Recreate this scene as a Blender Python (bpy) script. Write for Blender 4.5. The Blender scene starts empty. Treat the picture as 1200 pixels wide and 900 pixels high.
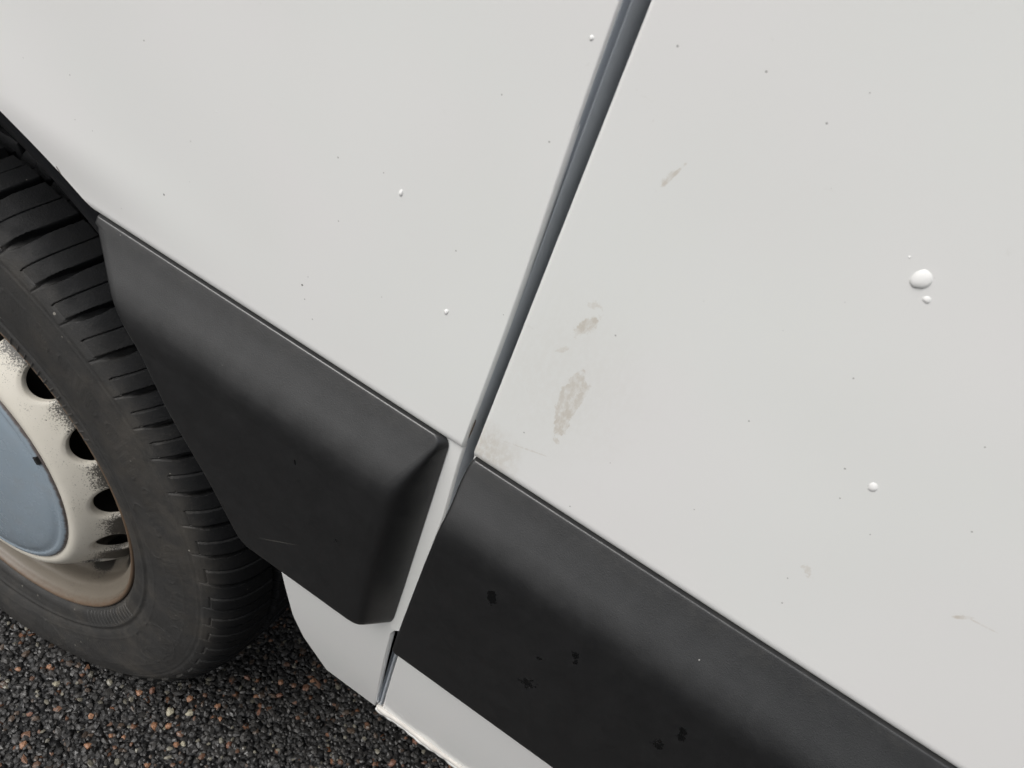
import bpy, bmesh, math, random
import numpy as np
from mathutils import Matrix, Vector

random.seed(4)
rng = np.random.default_rng(4)
S = bpy.context.scene
COL = S.collection

# ------------------------------------------------------------------ camera
cam_d = bpy.data.cameras.new('camera')
cam = bpy.data.objects.new('camera', cam_d)
COL.objects.link(cam)
R_ = Vector((0.8345169590, 0.4703619077, 0.2869514260))
U_ = Vector((-0.5161262009, 0.4850455296, 0.7059352512))
F_ = Vector((-0.1928605451, 0.7372180884, -0.6475448249))
m3 = Matrix((R_, U_, -F_)).transposed()
cam.matrix_world = Matrix.Translation((0.601775, -0.277642, 1.087640)) @ m3.to_4x4()
cam_d.sensor_width = 36.0
cam_d.lens = 923.749 / 1200.0 * 36.0
cam_d.clip_start = 0.01
cam_d.clip_end = 500.0
cam_d.dof.use_dof = True
cam_d.dof.focus_distance = 0.55
cam_d.dof.aperture_fstop = 26.0
S.camera = cam

# ------------------------------------------------------------------ world, sun, exposure
SUN_EL, SUN_AZ = math.radians(54), math.radians(214)      # azimuth clockwise from +Y
w = bpy.data.worlds.new('World')
S.world = w
w.use_nodes = True
wn = w.node_tree
wn.nodes.clear()
sky = wn.nodes.new('ShaderNodeTexSky')
sky.sky_type = 'NISHITA'
sky.sun_disc = False
sky.sun_elevation = SUN_EL
sky.sun_rotation = SUN_AZ
sky.air_density = 1.0
sky.dust_density = 6.0
sky.ozone_density = 1.0
hs = wn.nodes.new('ShaderNodeHueSaturation')               # cloud cover: the sky is nearly colourless
hs.inputs['Saturation'].default_value = 0.22
bg = wn.nodes.new('ShaderNodeBackground')
bg.inputs['Strength'].default_value = 0.12
wo = wn.nodes.new('ShaderNodeOutputWorld')
wn.links.new(sky.outputs[0], hs.inputs['Color'])
wn.links.new(hs.outputs[0], bg.inputs['Color'])
wn.links.new(bg.outputs[0], wo.inputs['Surface'])

sd = bpy.data.lights.new('sun', 'SUN')
sd.energy = 0.9
sd.angle = math.radians(40)
sd.color = (1.0, 0.98, 0.95)
sun = bpy.data.objects.new('sun', sd)
COL.objects.link(sun)
sdir = Vector((math.sin(SUN_AZ) * math.cos(SUN_EL), math.cos(SUN_AZ) * math.cos(SUN_EL), math.sin(SUN_EL)))
sun.rotation_euler = sdir.to_track_quat('Z', 'Y').to_euler()
sun.location = (0, -3, 5)

S.view_settings.view_transform = 'Standard'
S.view_settings.look = 'None'
S.view_settings.gamma = 1.0
S.view_settings.exposure = 0.32
S.view_settings.use_curve_mapping = False
S.render.engine = 'CYCLES'


# ------------------------------------------------------------------ node helper
class NT:
    def __init__(self, name):
        self.mat = bpy.data.materials.new(name)
        self.mat.use_nodes = True
        self.t = self.mat.node_tree
        self.t.nodes.clear()
        self.out = self.t.nodes.new('ShaderNodeOutputMaterial')
        self.b = self.t.nodes.new('ShaderNodeBsdfPrincipled')
        self.t.links.new(self.b.outputs[0], self.out.inputs['Surface'])
        self.tc = self.t.nodes.new('ShaderNodeTexCoord')
        self.co = self.tc.outputs['Object']

    def put(self, sock, v):
        if v is None:
            return
        if isinstance(v, bpy.types.NodeSocket):
            self.t.links.new(v, sock)
        elif isinstance(v, (tuple, list)):
            sock.default_value = (*v, 1.0) if (sock.type == 'RGBA' and len(v) == 3) else v
        else:
            sock.default_value = v

    def m(self, op, a, b=None, c=None, clamp=False):
        n = self.t.nodes.new('ShaderNodeMath')
        n.operation = op
        n.use_clamp = clamp
        for i, v in enumerate((a, b, c)):
            self.put(n.inputs[i], v)
        return n.outputs[0]

    def vm(self, op, a, b=None):
        n = self.t.nodes.new('ShaderNodeVectorMath')
        n.operation = op
        self.put(n.inputs[0], a)
        self.put(n.inputs[1], b)
        return n.outputs['Value'] if op in ('LENGTH', 'DISTANCE', 'DOT_PRODUCT') else n.outputs[0]

    def xyz(self, v=None):
        n = self.t.nodes.new('ShaderNodeSeparateXYZ')
        self.put(n.inputs[0], v if v is not None else self.co)
        return n.outputs

    def mapping(self, loc=(0, 0, 0), rot=(0, 0, 0), scale=(1, 1, 1), vec=None):
        n = self.t.nodes.new('ShaderNodeMapping')
        self.put(n.inputs['Vector'], vec if vec is not None else self.co)
        n.inputs['Location'].default_value = loc
        n.inputs['Rotation'].default_value = rot
        n.inputs['Scale'].default_value = scale
        return n.outputs[0]

    def noise(self, scale, detail=3.0, rough=0.55, vec=None, dist=0.0):
        n = self.t.nodes.new('ShaderNodeTexNoise')
        self.put(n.inputs['Vector'], vec if vec is not None else self.co)
        n.inputs['Scale'].default_value = scale
        n.inputs['Detail'].default_value = detail
        n.inputs['Roughness'].default_value = rough
        n.inputs['Distortion'].default_value = dist
        return n.outputs['Fac']

    def voro(self, scale, vec=None, rnd=1.0, feature='F1'):
        n = self.t.nodes.new('ShaderNodeTexVoronoi')
        n.feature = feature
        self.put(n.inputs['Vector'], vec if vec is not None else self.co)
        n.inputs['Scale'].default_value = scale
        n.inputs['Randomness'].default_value = rnd
        return n.outputs['Distance'], n.outputs['Color']

    def ramp(self, v, lo, hi, a=0.0, b=1.0):
        n = self.t.nodes.new('ShaderNodeMapRange')
        n.interpolation_type = 'SMOOTHSTEP'
        self.put(n.inputs[0], v)
        n.inputs[1].default_value = lo
        n.inputs[2].default_value = hi
        n.inputs[3].default_value = a
        n.inputs[4].default_value = b
        return n.outputs[0]

    def mix(self, f, a, b):
        n = self.t.nodes.new('ShaderNodeMix')
        n.data_type = 'RGBA'
        self.put(n.inputs[0], f)
        self.put(n.inputs[6], a)
        self.put(n.inputs[7], b)
        return n.outputs[2]

    def bump(self, h, strength=0.2, distance=0.001, prev=None):
        n = self.t.nodes.new('ShaderNodeBump')
        n.inputs['Strength'].default_value = strength
        n.inputs['Distance'].default_value = distance
        self.put(n.inputs['Height'], h)
        if prev is not None:
            self.put(n.inputs['Normal'], prev)
        return n.outputs[0]

    def set(self, color=None, rough=None, metal=None, normal=None, spec=None, coat=None, coat_rough=None):
        for k, v in (('Base Color', color), ('Roughness', rough), ('Metallic', metal), ('Normal', normal),
                     ('Specular IOR Level', spec), ('Coat Weight', coat), ('Coat Roughness', coat_rough)):
            self.put(self.b.inputs[k], v)
        return self.mat

    # ---- shared pieces of wear
    def spots(self, scale, radius, keep):
        """small round specks: 1 inside a speck, on a fraction keep of the cells"""
        d, c = self.voro(scale)
        col = self.xyz(c)
        rr = self.m('MULTIPLY', self.m('MULTIPLY', col[1], col[1]), radius * scale)
        rr = self.m('ADD', rr, radius * scale * 0.45)
        inside = self.m('LESS_THAN', d, rr)
        return self.m('MULTIPLY', inside, self.m('LESS_THAN', col[0], keep))

    def blotch(self, x, z, ax, az, ang=0.0, wob=0.8, nscale=130.0, lo=0.8, hi=1.0, seed=0.0):
        """an uneven stain of half-size ax, az on the side of the van, 1 in its middle"""
        p = self.mapping(loc=(-x, 0, -z))
        p = self.mapping(rot=(0, ang, 0), vec=p)
        p = self.mapping(scale=(1.0 / ax, 0.0, 1.0 / az), vec=p)
        l = self.vm('LENGTH', p)
        key = 60 if nscale < 100 else (170 if nscale < 220 else 300)
        if not hasattr(self, 'cache'):
            self.cache = {}
        if key not in self.cache:
            self.cache[key] = self.noise(float(key), 4.0, 0.65)
        n = self.cache[key]
        l = self.m('ADD', l, self.m('MULTIPLY', self.m('SUBTRACT', n, 0.5), wob * 2))
        return self.m('SUBTRACT', 1.0, self.ramp(l, lo, hi))

    def many(self, lst):
        o = lst[0]
        for q in lst[1:]:
            o = self.m('MAXIMUM', o, q)
        return o


# ------------------------------------------------------------------ materials
def mat_paint(name, door):
    n = NT(name)
    base = n.mix(n.ramp(n.noise(7.0, 2.0), 0.3, 0.7), (0.772, 0.785, 0.764), (0.786, 0.783, 0.772))
    grime = n.m('MULTIPLY', n.ramp(n.noise(11.0, 2.0, 0.5), 0.40, 1.0), 0.05)
    col = n.mix(grime, base, (0.55, 0.50, 0.43))
    dark = n.spots(75.0, 0.00034 if door else 0.00044, 0.20 if door else 0.34)
    dark2 = n.spots(160.0, 0.00030, 0.13)
    streak = n.m('MULTIPLY', n.ramp(n.noise(90.0, 4.0, 0.6, dist=1.5), 0.70, 0.78), 0.10)
    col = n.mix(streak, col, (0.42, 0.38, 0.32))
    if door:
        stains = [
            # peeled drip, in a few overlapping patches
            n.m('MULTIPLY', n.blotch(0.5575, 0.855, 0.0062, 0.0190, 0.0, 0.55, 150, 0.80, 0.90, 1.3), 0.40),
            n.m('MULTIPLY', n.blotch(0.5590, 0.840, 0.0044, 0.0120, 0.05, 0.60, 230, 0.75, 0.88, 5.3), 0.46),
            n.m('MULTIPLY', n.blotch(0.5610, 0.862, 0.0040, 0.0100, -0.1, 0.80, 260, 0.55, 0.80, 15.3), 0.30),
            n.m('MULTIPLY', n.blotch(0.5605, 0.8275, 0.0026, 0.0022, 0.0, 0.9, 260, 0.55, 0.80, 25.3), 0.36),
            # smudge above it
            n.m('MULTIPLY', n.blotch(0.5505, 0.8945, 0.0105, 0.0040, 1.1, 1.1, 270, 0.50, 0.85, 2.1), 0.46),
            n.m('MULTIPLY', n.blotch(0.5500, 0.9060, 0.0060, 0.0035, 0.4, 1.5, 330, 0.30, 0.60, 22.1), 0.30),
            n.m('MULTIPLY', n.blotch(0.5450, 0.8770, 0.0055, 0.0018, 0.9, 1.0, 300, 0.45, 0.75, 9.1), 0.32),
            # thin smears
            n.m('MULTIPLY', n.blotch(0.5555, 0.9705, 0.0080, 0.0009, 1.2, 0.9, 330, 0.60, 0.95, 3.7), 0.42),
            n.m('MULTIPLY', n.blotch(0.5550, 0.9700, 0.0050, 0.0020, 1.2, 1.4, 330, 0.40, 0.70, 13.7), 0.28),
            n.m('MULTIPLY', n.blotch(0.5455, 0.8110, 0.0190, 0.0007, 0.30, 0.7, 200, 0.55, 0.95, 4.2), 0.26),
            n.m('MULTIPLY', n.blotch(0.7425, 0.8650, 0.0050, 0.0012, 0.78, 0.7, 200, 0.60, 0.95, 6.2), 0.44),
            n.m('MULTIPLY', n.blotch(0.7480, 0.8665, 0.0100, 0.0005, 0.10, 0.7, 200, 0.55, 0.95, 7.2), 0.26),
            n.m('MULTIPLY', n.blotch(0.686, 0.842, 0.0070, 0.0030, -0.6, 1.6, 330, 0.35, 0.60, 8.8), 0.26),
            # brownish film in the corner by the trim
            n.m('MULTIPLY', n.blotch(0.530, 0.797, 0.0200, 0.0200, 0.0, 0.6, 60, 0.1, 1.2, 11.0), 0.34),
            n.m('MULTIPLY', n.blotch(0.550, 0.860, 0.0500, 0.0600, 0.0, 0.5, 30, 0.1, 1.2, 12.0), 0.07),
        ]
        brk = n.ramp(n.noise(240.0, 4.0, 0.7, vec=n.mapping(scale=(1.6, 1, 0.8))), 0.34, 0.60, 0.25, 1.0)
        col = n.mix(n.m('MULTIPLY', n.many(stains), brk), col, (0.42, 0.34, 0.235))
    else:
        st = [n.m('MULTIPLY', n.blotch(0.226, 0.800, 0.0012, 0.004, 0.7, 0.6, 300, 0.6, 0.9, 1.0), 0.8),
              n.m('MULTIPLY', n.blotch(0.345, 0.974, 0.006, 0.002, 0.5, 1.2, 300, 0.4, 0.7, 3.0), 0.35)]
        col = n.mix(n.many(st), col, (0.16, 0.14, 0.12))
    col = n.mix(n.m('MULTIPLY', dark, 0.60 if door else 0.80), col, (0.06, 0.055, 0.05))
    col = n.mix(n.m('MULTIPLY', dark2, 0.6), col, (0.16, 0.15, 0.14))
    nb = n.bump(n.noise(420.0, 2.0), 0.05, 0.0006)
    nb = n.bump(n.noise(6.0, 1.0), 0.25, 0.008, nb)
    return n.set(col, 0.28, 0.0, nb, 0.5, 0.6, 0.06)


def mat_trim(name, marks):
    n = NT(name)
    base = n.mix(n.noise(40.0, 4.0), (0.0028, 0.0032, 0.0037), (0.0048, 0.0053, 0.0059))
    dust = n.m('MULTIPLY', n.ramp(n.noise(300.0, 3.0, 0.7), 0.50, 0.85), 0.03)
    col = n.mix(dust, base, (0.20, 0.20, 0.19))
    sp = n.spots(95.0, 0.00036, 0.16)
    col = n.mix(n.m('MULTIPLY', sp, 0.75), col, (0.42, 0.41, 0.38))
    edge = n.m('MULTIPLY', n.m('MULTIPLY', n.ramp(n.xyz()[2], 0.772, 0.785), n.ramp(n.noise(130.0, 4.0, 0.7), 0.40, 0.75)), 0.05)
    col = n.mix(edge, col, (0.20, 0.185, 0.155))
    mk = n.many([n.blotch(*a) for a in marks])
    col = n.mix(mk, col, (0.0035, 0.0038, 0.004))
    scr = n.m('MULTIPLY', n.blotch(0.428, 0.640, 0.026, 0.0006, 0.62, 0.5, 120, 0.5, 0.9, 2.0), 0.35)
    col = n.mix(scr, col, (0.12, 0.115, 0.10))
    d1, _ = n.voro(2000.0)
    nb = n.bump(n.m('ADD', n.m('MULTIPLY', d1, 0.8), n.noise(1700.0, 2.0)), 0.24, 0.00020)
    n.b.inputs['IOR'].default_value = 1.60
    rough = n.m('ADD', n.ramp(n.noise(70.0, 3.0), 0.3, 0.75, 0.33, 0.40), n.m('MULTIPLY', mk, -0.20))
    return n.set(col, rough, 0.0, nb, n.m('SUBTRACT', 1.0, n.m('MULTIPLY', mk, 0.75)))


def mat_plain(name, color, rough, bump_scale=None, bump=0.2, var=0.25, spec=0.5, metal=0.0):
    n = NT(name)
    f = n.noise(35.0, 5.0, 0.6)
    col = n.mix(f, tuple(c * (1 - var) for c in color), tuple(c * (1 + var) for c in color))
    nb = n.bump(n.noise(bump_scale, 3.0), bump, 0.0006) if bump_scale else None
    return n.set(col, rough, metal, nb, spec)


def mat_tyre():
    n = NT('tyre_rubber')
    c = n.xyz()
    r = n.m('SQRT', n.m('ADD', n.m('MULTIPLY', c[0], c[0]), n.m('MULTIPLY', c[2], c[2])))
    side = n.m('SUBTRACT', 1.0, n.ramp(n.m('ADD', r, n.m('MULTIPLY', n.noise(40.0, 4.0), 0.012)), 0.326, 0.352))   # dust clings to the sidewall; scrubbed tread also darkened as painted arch shade
    col = n.mix(n.noise(30.0, 5.0, 0.65), (0.0058, 0.0064, 0.0072), (0.0100, 0.0104, 0.0110))  # near-black base stands in for arch shade on the tread
    col = n.mix(n.m('MULTIPLY', side, 0.60), col, (0.040, 0.039, 0.037))
    dust = n.m('MULTIPLY', n.ramp(n.noise(16.0, 6.0, 0.7), 0.44, 0.72), n.m('ADD', 0.02, n.m('MULTIPLY', side, 0.28)))
    col = n.mix(dust, col, (0.105, 0.092, 0.074))
    fine = n.m('MULTIPLY', n.ramp(n.noise(420.0, 3.0, 0.7), 0.58, 0.75), n.m('ADD', 0.10, n.m('MULTIPLY', side, 0.30)))
    col = n.mix(fine, col, (0.095, 0.088, 0.075))
    sp = n.spots(110.0, 0.0009, 0.13)
    col = n.mix(n.m('MULTIPLY', sp, 0.55), col, (0.34, 0.32, 0.28))
    nb = n.bump(n.noise(620.0, 4.0, 0.7), 0.45, 0.0009)
    nb = n.bump(n.noise(90.0, 4.0), 0.18, 0.002, nb)
    return n.set(col, n.ramp(n.noise(50.0, 3.0), 0.3, 0.7, 0.55, 0.75), 0.0, nb, n.m('ADD', 0.16, n.m('MULTIPLY', side, 0.26)))


def mat_rim():
    n = NT('wheel_silver_paint')
    c = n.xyz()
    x, z = c[0], c[2]
    r = n.m('SQRT', n.m('ADD', n.m('MULTIPLY', x, x), n.m('MULTIPLY', z, z)))
    col = n.mix(n.noise(25.0, 4.0), (0.52, 0.49, 0.42), (0.64, 0.61, 0.54))
    # road film, browner towards the flange, deepened to paint in the disc's shadow
    film_shade = n.m('MULTIPLY', n.ramp(n.m('ADD', r, n.m('MULTIPLY', n.noise(45.0, 5.0, 0.65), 0.020)), 0.176, 0.212), 0.90)
    col = n.mix(film_shade, col, (0.092, 0.075, 0.055))
    rust = n.m('MULTIPLY', n.ramp(n.m('ADD', r, n.m('MULTIPLY', n.noise(160.0, 4.0, 0.7), 0.008)), 0.218, 0.226), 0.7)
    col = n.mix(rust, col, (0.10, 0.055, 0.028))
    # brake soot: specks that gather between the holes
    ring = n.m('MULTIPLY', n.ramp(r, 0.160, 0.190), n.m('SUBTRACT', 1.0, n.ramp(r, 0.194, 0.204)))
    ang = n.m('ARCTAN2', z, x)
    seg = n.m('ABSOLUTE', n.m('SINE', n.m('MULTIPLY', n.m('SUBTRACT', ang, math.radians(58)), 7.5)))
    dens = n.m('MULTIPLY', n.m('MULTIPLY', ring, n.ramp(seg, 0.45, 1.0)), 0.95)
    dens = n.m('ADD', dens, n.m('MULTIPLY', n.m('SUBTRACT', n.noise(70.0, 4.0, 0.7), 0.5), 0.5))
    grit = n.noise(650.0, 5.0, 0.75)
    soot = n.m('MULTIPLY', n.ramp(n.m('ADD', grit, n.m('MULTIPLY', dens, 0.58)), 0.60, 0.69), n.ramp(r, 0.146, 0.158))
    col = n.mix(n.m('MULTIPLY', soot, 0.9), col, (0.012, 0.011, 0.010))
    sp = n.spots(90.0, 0.0011, 0.12)
    col = n.mix(n.m('MULTIPLY', sp, 0.55), col, (0.13, 0.10, 0.07))
    # rust line where the cap sits
    cl = n.m('MULTIPLY', n.m('SUBTRACT', 1.0, n.ramp(n.m('ADD', r, n.m('MULTIPLY', n.noise(140.0, 4.0), 0.004)), 0.1435, 0.1450)), 0.85)
    col = n.mix(cl, col, (0.085, 0.045, 0.022))
    nb = n.bump(n.noise(300.0, 4.0), 0.12, 0.0006)
    return n.set(col, 0.46, 0.0, nb, 0.5)


def mat_cap():
    n = NT('cap_blue_grey_plastic')
    col = n.mix(n.noise(14.0, 4.0), (0.215, 0.268, 0.315), (0.265, 0.315, 0.360))
    d = n.m('MULTIPLY', n.ramp(n.noise(38.0, 6.0, 0.7), 0.45, 0.85), 0.28)
    col = n.mix(d, col, (0.24, 0.23, 0.21))
    c = n.xyz()
    r = n.m('SQRT', n.m('ADD', n.m('MULTIPLY', c[0], c[0]), n.m('MULTIPLY', c[2], c[2])))
    e = n.m('MULTIPLY', n.ramp(n.m('ADD', r, n.m('MULTIPLY', n.noise(160.0, 4.0), 0.004)), 0.1415, 0.1440), 0.8)
    col = n.mix(e, col, (0.07, 0.038, 0.02))
    scr = n.noise(60.0, 3.0, vec=n.mapping(rot=(0, 0.6, 0), scale=(0.25, 1, 4)))
    col = n.mix(n.m('MULTIPLY', n.ramp(scr, 0.70, 0.76), 0.4), col, (0.05, 0.06, 0.07))
    return n.set(col, n.ramp(n.noise(60.0, 3.0), 0.3, 0.7, 0.17, 0.32), 0.0, n.bump(n.noise(220.0, 3.0), 0.03, 0.0006), 0.5)


def mat_stone():
    n = NT('asphalt_stone')
    a = n.t.nodes.new('ShaderNodeAttribute')
    a.attribute_name = 'tint'
    col = n.mix(n.m('MULTIPLY', n.noise(420.0, 3.0, 0.7), 0.5), a.outputs['Color'], (0.012, 0.012, 0.013))
    return n.set(col, n.ramp(n.noise(60.0, 3.0), 0.35, 0.7, 0.30, 0.58), 0.0, n.bump(n.noise(900.0, 3.0), 0.35, 0.0006), 0.5)


def mat_pebble(name, c):
    n = NT(name)
    col = n.mix(n.noise(260.0, 4.0, 0.7), tuple(v * 0.55 for v in c), tuple(v * 1.2 for v in c))
    return n.set(col, 0.45, 0.0, n.bump(n.noise(700.0, 3.0), 0.35, 0.0006), 0.5)


def mat_road():
    n = NT('asphalt')
    d, c = n.voro(125.0)
    cc = n.xyz(c)
    g = n.m('ADD', n.m('MULTIPLY', n.m('POWER', cc[0], 2.4), 0.075), 0.012)
    comb = n.t.nodes.new('ShaderNodeCombineColor')
    for i in range(3):
        n.put(comb.inputs[i], g)
    col = comb.outputs[0]
    col = n.mix(n.m('GREATER_THAN', cc[1], 0.93), col, (0.16, 0.075, 0.04))
    col = n.mix(n.ramp(d, 0.35, 0.75), col, (0.006, 0.006, 0.0065))
    col = n.mix(n.ramp(n.noise(1.3, 4.0), 0.35, 0.7), col, n.mix(0.5, col, (0.02, 0.02, 0.021)))
    nb = n.bump(n.m('SUBTRACT', 1.0, d), 1.0, 0.012)
    return n.set(col, n.ramp(n.noise(50.0, 3.0), 0.3, 0.7, 0.40, 0.65), 0.0, nb, 0.35)


M = {
    'panel': mat_paint('white_paint_panel', False),
    'door': mat_paint('white_paint_door', True),
    'trim_a': mat_trim('black_plastic_panel_trim', [
        (0.432, 0.723, 0.0010, 0.0030, 0.3, 0.9, 300, 0.5, 0.7, 1.0), (0.470, 0.682, 0.0016, 0.0034, 0.5, 1.2, 260, 0.4, 0.6, 2.0)]),
    'trim_b': mat_trim('black_plastic_door_trim', [
        (0.570, 0.723, 0.0034, 0.0070, 0.2, 1.1, 300, 0.70, 0.75, 1.0), (0.611, 0.675, 0.0050, 0.0075, -0.5, 1.6, 300, 0.55, 0.60, 2.0),
        (0.624, 0.722, 0.0030, 0.0068, 0.3, 1.6, 300, 0.55, 0.60, 3.0), (0.608, 0.702, 0.0034, 0.0026, 0.0, 1.5, 300, 0.55, 0.60, 4.0),
        (0.690, 0.719, 0.0034, 0.0072, 0.3, 1.5, 300, 0.60, 0.65, 5.0), (0.686, 0.699, 0.0046, 0.0060, 0.2, 1.7, 300, 0.55, 0.60, 6.0)]),
    'seal': mat_plain('grey_rubber_seal', (0.38, 0.41, 0.445), 0.34, 500, 0.10, 0.12),
    'liner': mat_plain('black_arch_liner', (0.0050, 0.0058, 0.0075), 0.60, 240, 0.5, 0.4, 0.25),
    'under': mat_plain('underbody_coating', (0.03, 0.03, 0.03), 0.8, 120, 0.5),
    'dark': mat_plain('brake_iron', (0.010, 0.009, 0.008), 0.8, 120, 0.5),
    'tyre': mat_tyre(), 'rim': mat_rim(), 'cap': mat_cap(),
    'slot': mat_plain('black_slot', (0.004, 0.004, 0.004), 0.9),
    'drop': mat_plain('white_paint_drop', (0.80, 0.80, 0.785), 0.38, None, 0, 0.02),
    'sealant': mat_plain('cream_white_sealant', (0.52, 0.50, 0.46), 0.32, 300, 0.10, 0.22),
    'rust': mat_plain('rusty_chip', (0.10, 0.075, 0.05), 0.8, 400, 0.4),
    'stone': mat_stone(), 'road': mat_road(),
    'orange': mat_pebble('orange_stone', (0.30, 0.155, 0.088)),
    'brown': mat_pebble('red_brown_stone', (0.19, 0.092, 0.060)),
    'cream': mat_pebble('cream_stone', (0.38, 0.35, 0.26)),
}


# ------------------------------------------------------------------ mesh helpers
def link(name, me, mat, parent=None, smooth=True, sharp=None):
    o = bpy.data.objects.new(name, me)
    COL.objects.link(o)
    if mat is not None and not me.materials:
        me.materials.append(mat)
    if smooth:
        me.polygons.foreach_set('use_smooth', [True] * len(me.polygons))
        if sharp:
            me.set_sharp_from_angle(angle=math.radians(sharp))
    else:
        me.polygons.foreach_set('use_smooth', [False] * len(me.polygons))
    if parent is not None:
        o.parent = parent
    return o


def raw_mesh(name, V, Fq):
    me = bpy.data.meshes.new(name)
    V = np.asarray(V, np.float32)
    Fq = np.asarray(Fq, np.int32)
    me.vertices.add(len(V))
    me.vertices.foreach_set('co', V.ravel())
    k = Fq.shape[1]
    me.loops.add(Fq.size)
    me.loops.foreach_set('vertex_index', Fq.ravel())
    me.polygons.add(len(Fq))
    me.polygons.foreach_set('loop_start', np.arange(0, Fq.size, k, dtype=np.int32))
    me.update(calc_edges=True)
    me.validate()
    return me


def grid_faces(nr, nc, off=0, flip=False, wrap=False):
    r = np.arange(nr - 1)[:, None]
    c = np.arange(nc if wrap else nc - 1)[None, :]
    c2 = (c + 1) % nc
    a = r * nc + c
    b = r * nc + c2
    d = (r + 1) * nc + c2
    e = (r + 1) * nc + c
    q = np.stack([a, e, d, b] if flip else [a, b, d, e], -1).reshape(-1, 4)
    return q + off


def grids_mesh(name, grids, flips=None):
    V, Fs, off = [], [], 0
    for i, g in enumerate(grids):
        nr, nc = g.shape[:2]
        V.append(g.reshape(-1, 3))
        Fs.append(grid_faces(nr, nc, off, bool(flips and flips[i])))
        off += nr * nc
    return raw_mesh(name, np.concatenate(V), np.concatenate(Fs))


def sstep(a, b, x):
    t = np.clip((x - a) / (b - a), 0, 1)
    return t * t * (3 - 2 * t)


def qroll(t):                       # quarter-ellipse roll, 0 at t=0, 1 at t=1
    t = np.clip(t, 0, 1)
    return 1 - np.sqrt(np.clip(1 - t * t, 0, 1))


def box_mesh(name, x0, x1, y0, y1, z0, z1, bev=0.0):
    bm = bmesh.new()
    bmesh.ops.create_cube(bm, size=1.0)
    for v in bm.verts:
        v.co = Vector(((x0 + x1) / 2 + v.co.x * (x1 - x0), (y0 + y1) / 2 + v.co.y * (y1 - y0), (z0 + z1) / 2 + v.co.z * (z1 - z0)))
    if bev:
        bmesh.ops.bevel(bm, geom=bm.edges[:], offset=bev, segments=3, affect='EDGES', profile=0.5)
    me = bpy.data.meshes.new(name)
    bm.to_mesh(me)
    bm.free()
    return me


# ------------------------------------------------------------------ the van
van = bpy.data.objects.new('van', None)
COL.objects.link(van)
van['label'] = 'white panel van with black side trims parked on the dark asphalt'
van['category'] = 'van'

ZW = 0.338                          # hub height
R_ARCH = 0.5135

# right half of the wheel arch: x of the edge for every height
AZ = np.array([0.425, 0.465, 0.508, 0.545, 0.603, 0.613, 0.653, 0.692, 0.722, 0.750, 0.779])
AX = np.array([0.464, 0.429, 0.4085, 0.414, 0.414, 0.397, 0.368, 0.334, 0.313, 0.284, 0.258])


def arch_body(z):                   # white panel: concentric above the trim, own line below it
    z = np.asarray(z, float)
    circ = np.sqrt(np.clip(R_ARCH ** 2 - (z - ZW) ** 2, 0, None))
    low = np.interp(z, [0.425, 0.465, 0.495, 0.53, 0.56, 0.60, 0.64], [0.464, 0.439, 0.4285, 0.4225, 0.4170, 0.411, 0.409])
    return np.where(z > 0.64, circ, low)


Z_EDGE = 0.7915                     # lower rolled edge of the upper panel
Z_STEP = 0.5945


def edge_x(z):                      # where the panel starts to roll into the seam
    z = np.asarray(z, float)
    lowx = 0.5140 + 0.0015 * np.clip((Z_STEP - z) / 0.17, 0, 1)
    return np.where(z > Z_STEP, 0.5129 + 0.0030 * sstep(1.02, 0.86, z) + 0.0034 * sstep(0.785, 0.715, z), lowx + 0.0057 * sstep(Z_STEP - 0.008, Z_STEP, z))


def panel_y(x, z):
    """outer surface of the side panel left of the seam (y grows into the van)"""
    r = np.hypot(x, z - ZW)
    flare = -0.0035 * np.exp(-((r - R_ARCH) / 0.05) ** 2) * sstep(0.785, 0.83, z)
    up = 0.0036 * qroll((Z_EDGE - z) / 0.0068)                    # roll into the trim recess
    mid = np.where(z < Z_EDGE, up, 0.0)
    low = 0.0035 + 0.028 * np.clip((Z_STEP - z) / 0.177, 0, 1) ** 1.3
    t = sstep(Z_STEP - 0.007, Z_STEP + 0.003, z)
    y = np.where(z > 0.70, mid, low * (1 - t) + 0.0036 * t)
    # right edge rolls into the seam
    xe = edge_x(z)
    y = y + 0.0044 * qroll((x - xe) / 0.0017) * (x > xe)
    return y + flare + 0.04 * np.clip(z - 1.25, 0, None) ** 1.5


zs = np.unique(np.round(np.concatenate([
    np.linspace(0.425, 0.59, 26), np.linspace(0.59, 0.612, 34), np.linspace(0.612, 0.775, 22), np.linspace(0.775, 0.795, 44),
    ZW + R_ARCH * np.sin(np.radians(np.linspace(62, 90, 120))), np.linspace(0.85, 1.25, 26), np.linspace(1.25, 2.45, 26)]), 6))
us = np.concatenate([np.linspace(0, 0.975, 80), 1 - 0.025 * np.linspace(1, 0, 60)[1:] ** 1.6])
xl = np.where(zs < ZW + R_ARCH, arch_body(zs), 0.0)
xr = edge_x(zs) + 0.0017
X = xl[:, None] + (xr - xl)[:, None] * us[None, :]
Z = np.repeat(zs[:, None], len(us), 1)
Y = panel_y(X, Z)
G1 = np.stack([X, Y, Z], -1)
# flange turned inwards along the arch edge
Fl = np.stack([G1[:, 0] * 1.0, G1[:, 0] + np.array([0.0005, 0.002, 0]), G1[:, 0] + np.array([0.003, 0.018, 0])], 1)
sel = zs < ZW + R_ARCH - 0.0005
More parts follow.
